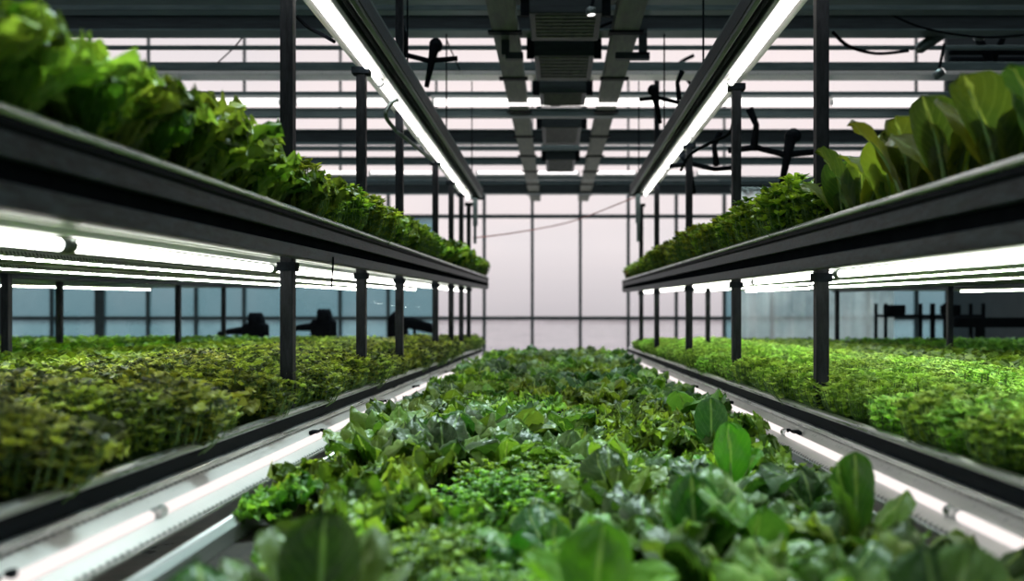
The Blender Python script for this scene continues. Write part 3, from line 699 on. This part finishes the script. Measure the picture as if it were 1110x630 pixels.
# ---- upper left: frilly lettuce
fr = [make_frill(34, .25, .095, LM['frilld'], 300 + i, .021, 15, spread=(.08, 1.0)) for i in range(4)]
fc = [make_cress(150, .10, .21, .024, LM['frilld'], 320 + i, 'bushy_lettuce', nl=5, layers=3) for i in range(2)]
d = .75; row = 0
while d < 11.9:
    for c in range(3):
        x = -.985 - c * .19 + R.uniform(-.03, .03); dd = d + R.uniform(-.05, .05) + (c % 2) * .09
        if dd > 11.85: continue
        z = CAMZ + U[-1] + SL * dd - .045
        near = dd < 3.0 or (7.4 < dd < 9.5); 
        if near or R.random() < .25:
            place(fr[R.randrange(4)], x, dd, z, R.uniform(0, 6.3), R.uniform(.95, 1.15) * (1.03 if near else .9), 'ruffled green lettuce in the upper left tray, %s' % zone(dd), 'lettuce', 'ruffled lettuces in the upper left tray')
        else:
            place(fc[R.randrange(2)], x, dd, z, R.uniform(0, 6.3), R.uniform(.95, 1.15) * 1.05, 'bushy small-leaved green plant in the upper left tray, %s' % zone(dd), 'leafy plant', 'bushy plants in the upper left tray')
    d += .185
# ---- upper right
hb = [make_cress(95, .095, .18, .028, LM['herb'], 340 + i, 'bushy_herb', nl=5, layers=3, hv=.3) for i in range(3)]
rd = make_cress(36, .08, .13, .04, LM['rust'], 350, 'red_lettuce', nl=6, layers=2)
sp = [make_broad(9, .27, .155, LM['spin'], 360 + i, (.08, .75), 'broad_leaf_plant', .006, cupr=(.0, .6), ruf=.006, bend=(.9, 1.4)) for i in range(4)]
d = .8
while d < 11.9:
    for c in range(3):
        dd = d + R.uniform(-.05, .05) + (c % 2) * .09; x = 1.0 + c * .19 + R.uniform(-.03, .03)
        if dd > 11.85: continue
        z = CAMZ + U[1] + SL * dd - .045
        if dd < 3.42:
            continue
        if R.random() < .07: place(rd, x, dd, z, R.uniform(0, 6.3), 1.1, 'rusty red small-leaved plant in the upper right tray', 'leafy plant', 'rusty plants in the upper right tray')
        else: place(hb[R.randrange(3)], x, dd, z, R.uniform(0, 6.3), R.uniform(1.1, 1.42) * (1 if dd < 9 else .85), 'bushy yellow-green herb in the upper right tray, %s' % zone(dd, 5.1, 7.5), 'herb', 'bushy herbs in the upper right tray')
    d += .19
d = .95; k = 0
while d < 3.4:
    for c in range(3):
        dd = d + (c % 2) * .12; x = 1.03 + c * .21
        place(sp[k % 4], x + R.uniform(-.02, .02), dd, CAMZ + U[1] + SL * dd - .045, R.uniform(0, 6.3), R.uniform(.95, 1.15), 'broad-leaved plant with pale veins in the upper right tray, %s row' % ('aisle-side', 'second', 'rear')[c], 'leafy plant', 'broad-leaved plants in the %s row of the upper right tray' % ('aisle-side', 'second', 'rear')[c])
        k += 1
    d += .235
# ---- lower left: olive plants
ol = [make_cress(140, .11, .155, .0215, LM['olive'], 400 + i, 'olive_lettuce', nl=5, layers=3, hv=.3) for i in range(3)]
of = [make_frill(14, .15, .09, LM['olive'], 410 + i, .014, 14, name='olive_lettuce') for i in range(2)]
d = .95
while d < 11.85:
    for c in range(6):
        x = -1.06 - c * .195 + R.uniform(-.03, .03); dd = d + R.uniform(-.06, .06) + (c % 2) * .1
        if dd > 11.85: continue
        if dd > 9 and c > 3: continue
        z = CAMZ - .316 - SL * dd - .04
        lab = ('olive-brown small-leaved plant at aisle edge of lower left tray, %s' if c == 0 else 'yellow-olive small-leaved plant behind edge row of lower left tray, %s') % zone(dd)
        pr = of[R.randrange(2)] if R.random() < .22 else ol[R.randrange(3)]
        place(pr, x, dd, z, R.uniform(0, 6.3), R.uniform(.85, 1.28), lab, 'leafy plant', 'olive plants in the lower left tray', (R.uniform(-.15, .15), R.uniform(-.15, .15)))
    d += .225
# ---- lower right: cress
cs = [make_cress(150, .11, .14, .020, LM['cress'], 430 + i, 'cress_clump', nl=5, layers=3, hv=.25) for i in range(4)]
d = .95
while d < 11.85:
    for c in range(6):
        x = 1.07 + c * .195 + R.uniform(-.03, .03); dd = d + R.uniform(-.06, .06) + (c % 2) * .1
        if dd > 11.85: continue
        z = CAMZ - .316 - SL * dd - .04
        lab = ('bright green cress clump at aisle edge of lower right tray, %s' if c == 0 else 'bright green cress clump behind edge row of lower right tray, %s') % zone(dd)
        place(cs[R.randrange(4)], x, dd, z, R.uniform(0, 6.3), R.uniform(.9, 1.15), lab, 'cress', 'cress clumps in the lower right tray', (R.uniform(-.15, .15), R.uniform(-.15, .15)))
    d += .225
# ---- seedling carpets further out
def carpet(xa, xb, ya, yb, z0, mat, name, label, dens, H, lsz, seed):
    g = np.random.default_rng(seed); nn = int((xb - xa) * (yb - ya) * dens); m = MB()
    xs = g.uniform(xa, xb, nn); ys = g.uniform(ya, yb, nn)
    for i in range(nn):
        h = H * g.uniform(.6, 1.08); y = ys[i]; zz = z0 - SL * y
        for j in range(3):
            a = g.uniform(0, 6.28); l = lsz * g.uniform(.7, 1.3); w = l * .42
            ca, sa = math.cos(a), math.sin(a); hh = zz + h - j * H * .18; up = l * g.uniform(.1, .8)
            o = len(m.v)
            m.v += [(xs[i], y, hh), (xs[i] + ca*l*.55 - sa*w, y + sa*l*.55 + ca*w, hh + up*.7), (xs[i] + ca*l, y + sa*l, hh + up), (xs[i] + ca*l*.55 + sa*w, y + sa*l*.55 - ca*w, hh + up*.7)]
            m.f += [(o, o+1, o+2), (o, o+2, o+3)]; m.r += [float(g.uniform())] * 4
    o = m.build(name, mat); return tag(o, label, 'seedlings', kind='stuff')
zc = CAMZ - .316 - .04
carpet(-3.25, -2.2, 2.5, 11.8, zc, LM['carpet'], 'seedling_carpet', 'dense bright green seedlings behind the olive plants in the lower left tray', 1500, .15, .05, 1)
carpet(-7.5, -3.62, 5.0, 11.8, zc, LM['carpet'], 'seedling_carpet', 'dense green seedlings in the far left lower tray', 700, .15, .06, 2)
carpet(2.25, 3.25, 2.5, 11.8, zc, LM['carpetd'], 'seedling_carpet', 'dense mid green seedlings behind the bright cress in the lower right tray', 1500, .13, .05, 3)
carpet(3.62, 6.5, 5.0, 11.8, zc, LM['carpetd'], 'seedling_carpet', 'dense darker green seedlings in the far right lower tray', 700, .13, .06, 4)

# ---- centre bed
bd = [make_broad(15, .20, .115, LM['broad'], 500 + i, (.25, 1.15), 'broad_leaf_lettuce', .008) for i in range(3)]
bk = [make_broad(13, .21, .125, LM['broadd'], 510 + i, (.25, 1.15), 'dark_leaf_lettuce', .008) for i in range(3)]
bl = [make_frill(24, .16, .085, LM['frill'], 520 + i, .017, 15) for i in range(3)]
bc = [make_cress(110, .11, .13, .019, LM['frill'], 530 + i, 'curly_cress', nl=5, layers=3, hv=.35, wide=.9) for i in range(2)]
heroes = [(.72, 2.0), (.52, 2.55), (.56, 3.25), (.70, 1.45)]
d = .72; cnt = 0
while d < 11.2 and cnt < 296:
    nc = 7 if d < 4 else 6
    for c in range(nc):
        x = -.69 + 1.38 * (c + .5 * (1 if int(d / .23) % 2 else 0) * .6) / (nc - .7) + R.uniform(-.04, .04); x = max(-.70, min(.70, x)); dd = d + R.uniform(-.06, .06)
        if any((x - a) ** 2 + (dd - b) ** 2 < .018 for a, b in heroes): continue
        if dd < 2.3 and x < -.57 + .12 * (dd - 1.2): continue
        z = CAMZ + HB - .004 * dd + .005
        v = math.sin(x * 4.1 + dd * 1.7) + .8 * math.sin(dd * 2.9 - x * 3) + R.uniform(-.7, .7)
        zn = zone(dd, 2.5, 5)
        if v > .65: p, lb, ca, gr = bl[R.randrange(3)], 'ruffled light green lettuce in the central trough, %s' % zn, 'lettuce', 'ruffled lettuces in the central trough'
        elif v > -.15: p, lb, ca, gr = bc[R.randrange(2)], 'fine curly cress clump in the central trough, %s' % zn, 'cress', 'cress clumps in the central trough'
        elif v > -.95: p, lb, ca, gr = bd[R.randrange(3)], 'mid green broad-leaved lettuce in the central trough, %s' % zn, 'lettuce', 'mid green lettuces in the central trough'
        else: p, lb, ca, gr = bk[R.randrange(3)], 'dark green broad-leaved lettuce in the central trough, %s' % zn, 'lettuce', 'dark green lettuces in the central trough'
        place(p, x, dd, z, R.uniform(0, 6.3), R.uniform(.72, .95) if 'cress' in ca else R.uniform(.85, 1.28), lb, ca, gr, (R.uniform(-.2, .2), R.uniform(-.2, .2))); cnt += 1
    d += .232 if d < 6 else .27

# standout plants with their own leaf poses: (x, y, [leaf specs: az, L, W, th0, th1]) seen in the photo
def hero(name, x, y, leaves, mat, label, seed, zoff=0):
    root = empty(name, (x, y, CAMZ + HB - .004 * y + zoff), label, 'lettuce'); m = MB(); rb = MB()
    for i, (az, l, w, t0, t1, cup) in enumerate(leaves):
        leaf(m, az, l, w, t0, t1, 'broad', cup=cup, ruf=.005, freq=6, blister=.004, nt=26, ns=17, rib=rb, seed=seed + i, rnd=.2 + .6 * ((i * .37) % 1))
    m.build('foliage', mat, root, smooth=True); rb.build('leaf_stalks', LM['stalk'], root, smooth=True); return root
hp = PI / 2
hero('upright_lettuce', .64, 1.95, [(hp, .27, .105, .05, .12, -.25), (PI, .23, .11, .15, .5, .3), (0, .22, .13, .25, .9, -.2), (-hp, .17, .12, .5, 1.3, .3), (hp + .9, .25, .12, .1, .3, .3), (-.7, .2, .12, .5, 1.4, -.2), (-2.3, .18, .11, .5, 1.4, .2)], LM['broad'],
     'large upright oval lettuce leaf standing tall at the right edge of the trough', 901)
hero('upright_lettuce', .50, 2.6, [(hp + .4, .26, .13, .05, .15, .25), (.3, .2, .12, .2, .8, .3), (PI, .2, .12, .3, 1.0, .3), (-hp, .17, .13, .5, 1.4, .3), (-1.0, .17, .11, .6, 1.5, .3)], LM['bright'],
     'bright upright rounded lettuce leaf on the right side, mid trough', 911)
hero('upright_lettuce', .55, 3.25, [(hp, .27, .13, .0, .12, -.2), (PI, .2, .13, .3, .9, .3), (0, .2, .12, .3, .9, .3), (-hp, .18, .14, .6, 1.5, .3)], LM['broadd'],
     'dark upright oval lettuce leaf, farthest of the tall ones by the right edge', 921)
hero('bright_lettuce', .06, 1.42, [(hp - .3, .21, .13, .1, .5, .25), (PI - .2, .2, .13, .35, 1.0, .3), (.1, .19, .13, .4, 1.3, .3), (-hp, .17, .12, .6, 1.6, .3)], LM['bright'],
     'single bright yellow-green leaf lettuce at the bottom centre', 931, .03)
hero('dark_lettuce', -.36, 1.40, [(hp, .25, .14, .05, .35, .25), (PI, .24, .14, .3, 1.2, -.25), (0, .23, .14, .3, 1.2, -.2), (-hp, .2, .14, .6, 1.6, -.3), (PI - .7, .25, .14, .2, .9, .3), (.8, .24, .13, .2, .8, -.3), (-.8, .2, .14, .5, 1.5, -.3), (-2.4, .2, .14, .6, 1.6, -.3)], LM['broadd'],
     'large blurred dark green lettuce at the bottom left of the trough', 941, .01)
hero('dark_lettuce', .52, 1.22, [(hp, .25, .15, .1, .6, -.3), (PI, .23, .15, .4, 1.3, -.3), (0, .25, .15, .3, .9, -.3), (-hp, .2, .14, .6, 1.5, -.3), (.8, .26, .14, .1, .5, -.2), (2.4, .24, .14, .2, .8, -.3)], LM['broadd'],
     'large blurred dark green lettuce in the bottom right corner of the trough', 951, .0)
hero('tall_lettuce', .28, 1.85, [(hp, .24, .11, .05, .4, .3), (PI, .2, .12, .3, 1.1, -.3), (.2, .22, .12, .2, .8, -.3), (-hp, .18, .12, .6, 1.6, -.2), (2.3, .22, .12, .2, .7, .3)], LM['broad'],
     'mid green lettuce with a folded upright leaf, right of bottom centre', 961)

# unplaced prototypes must not remain
for o in list(bpy.data.objects):
    if o.parent is None and o.location.z < -40:
        for c in list(o.children): bpy.data.objects.remove(c)
        bpy.data.objects.remove(o)

# ---------------------------------------------------------------- daylight
w = bpy.data.worlds.new('sky'); SC.world = w; w.use_nodes = True; nt = w.node_tree; nt.nodes.clear(); L = nt.links
out = N(nt, 'ShaderNodeOutputWorld'); bg = N(nt, 'ShaderNodeBackground'); bg.inputs[1].default_value = 1.12
tc = N(nt, 'ShaderNodeTexCoord'); no = N(nt, 'ShaderNodeTexNoise', i_Scale=2.2, i_Detail=4.0)
mp = N(nt, 'ShaderNodeMapping'); mp.inputs['Scale'].default_value = (1, 1, 3); L.new(tc.outputs['Generated'], mp.inputs[0]); L.new(mp.outputs[0], no.inputs['Vector'])
cr = N(nt, 'ShaderNodeValToRGB'); cr.color_ramp.elements[0].position = .3; cr.color_ramp.elements[0].color = (.80, .75, .77, 1)
cr.color_ramp.elements[1].position = .7; cr.color_ramp.elements[1].color = (1.0, .86, .85, 1)
L.new(no.outputs['Fac'], cr.inputs[0])
sx = N(nt, 'ShaderNodeSeparateXYZ'); L.new(tc.outputs['Generated'], sx.inputs[0])
mr = N(nt, 'ShaderNodeMapRange'); mr.inputs['From Min'].default_value = -.01; mr.inputs['From Max'].default_value = .07; L.new(sx.outputs['Z'], mr.inputs[0])
mh = N(nt, 'ShaderNodeMix', data_type='RGBA'); L.new(mr.outputs[0], mh.inputs[0]); mh.inputs[6].default_value = (.56, .52, .55, 1); L.new(cr.outputs[0], mh.inputs[7])
L.new(mh.outputs[2], bg.inputs[0]); L.new(bg.outputs[0], out.inputs[0])

sun = bpy.data.lights.new('daylight', 'SUN'); sun.energy = 7.5; sun.angle = math.radians(14); sun.color = (.9, 1, .95)
so = bpy.data.objects.new('daylight', sun); COL.objects.link(so); so.rotation_euler = (math.radians(-28), math.radians(6), 0); so.location = (0, 10, 12)

vs = SC.view_settings; vs.view_transform = 'Standard'; vs.look = 'None'; vs.gamma = 1; vs.exposure = 0; vs.use_curve_mapping = False
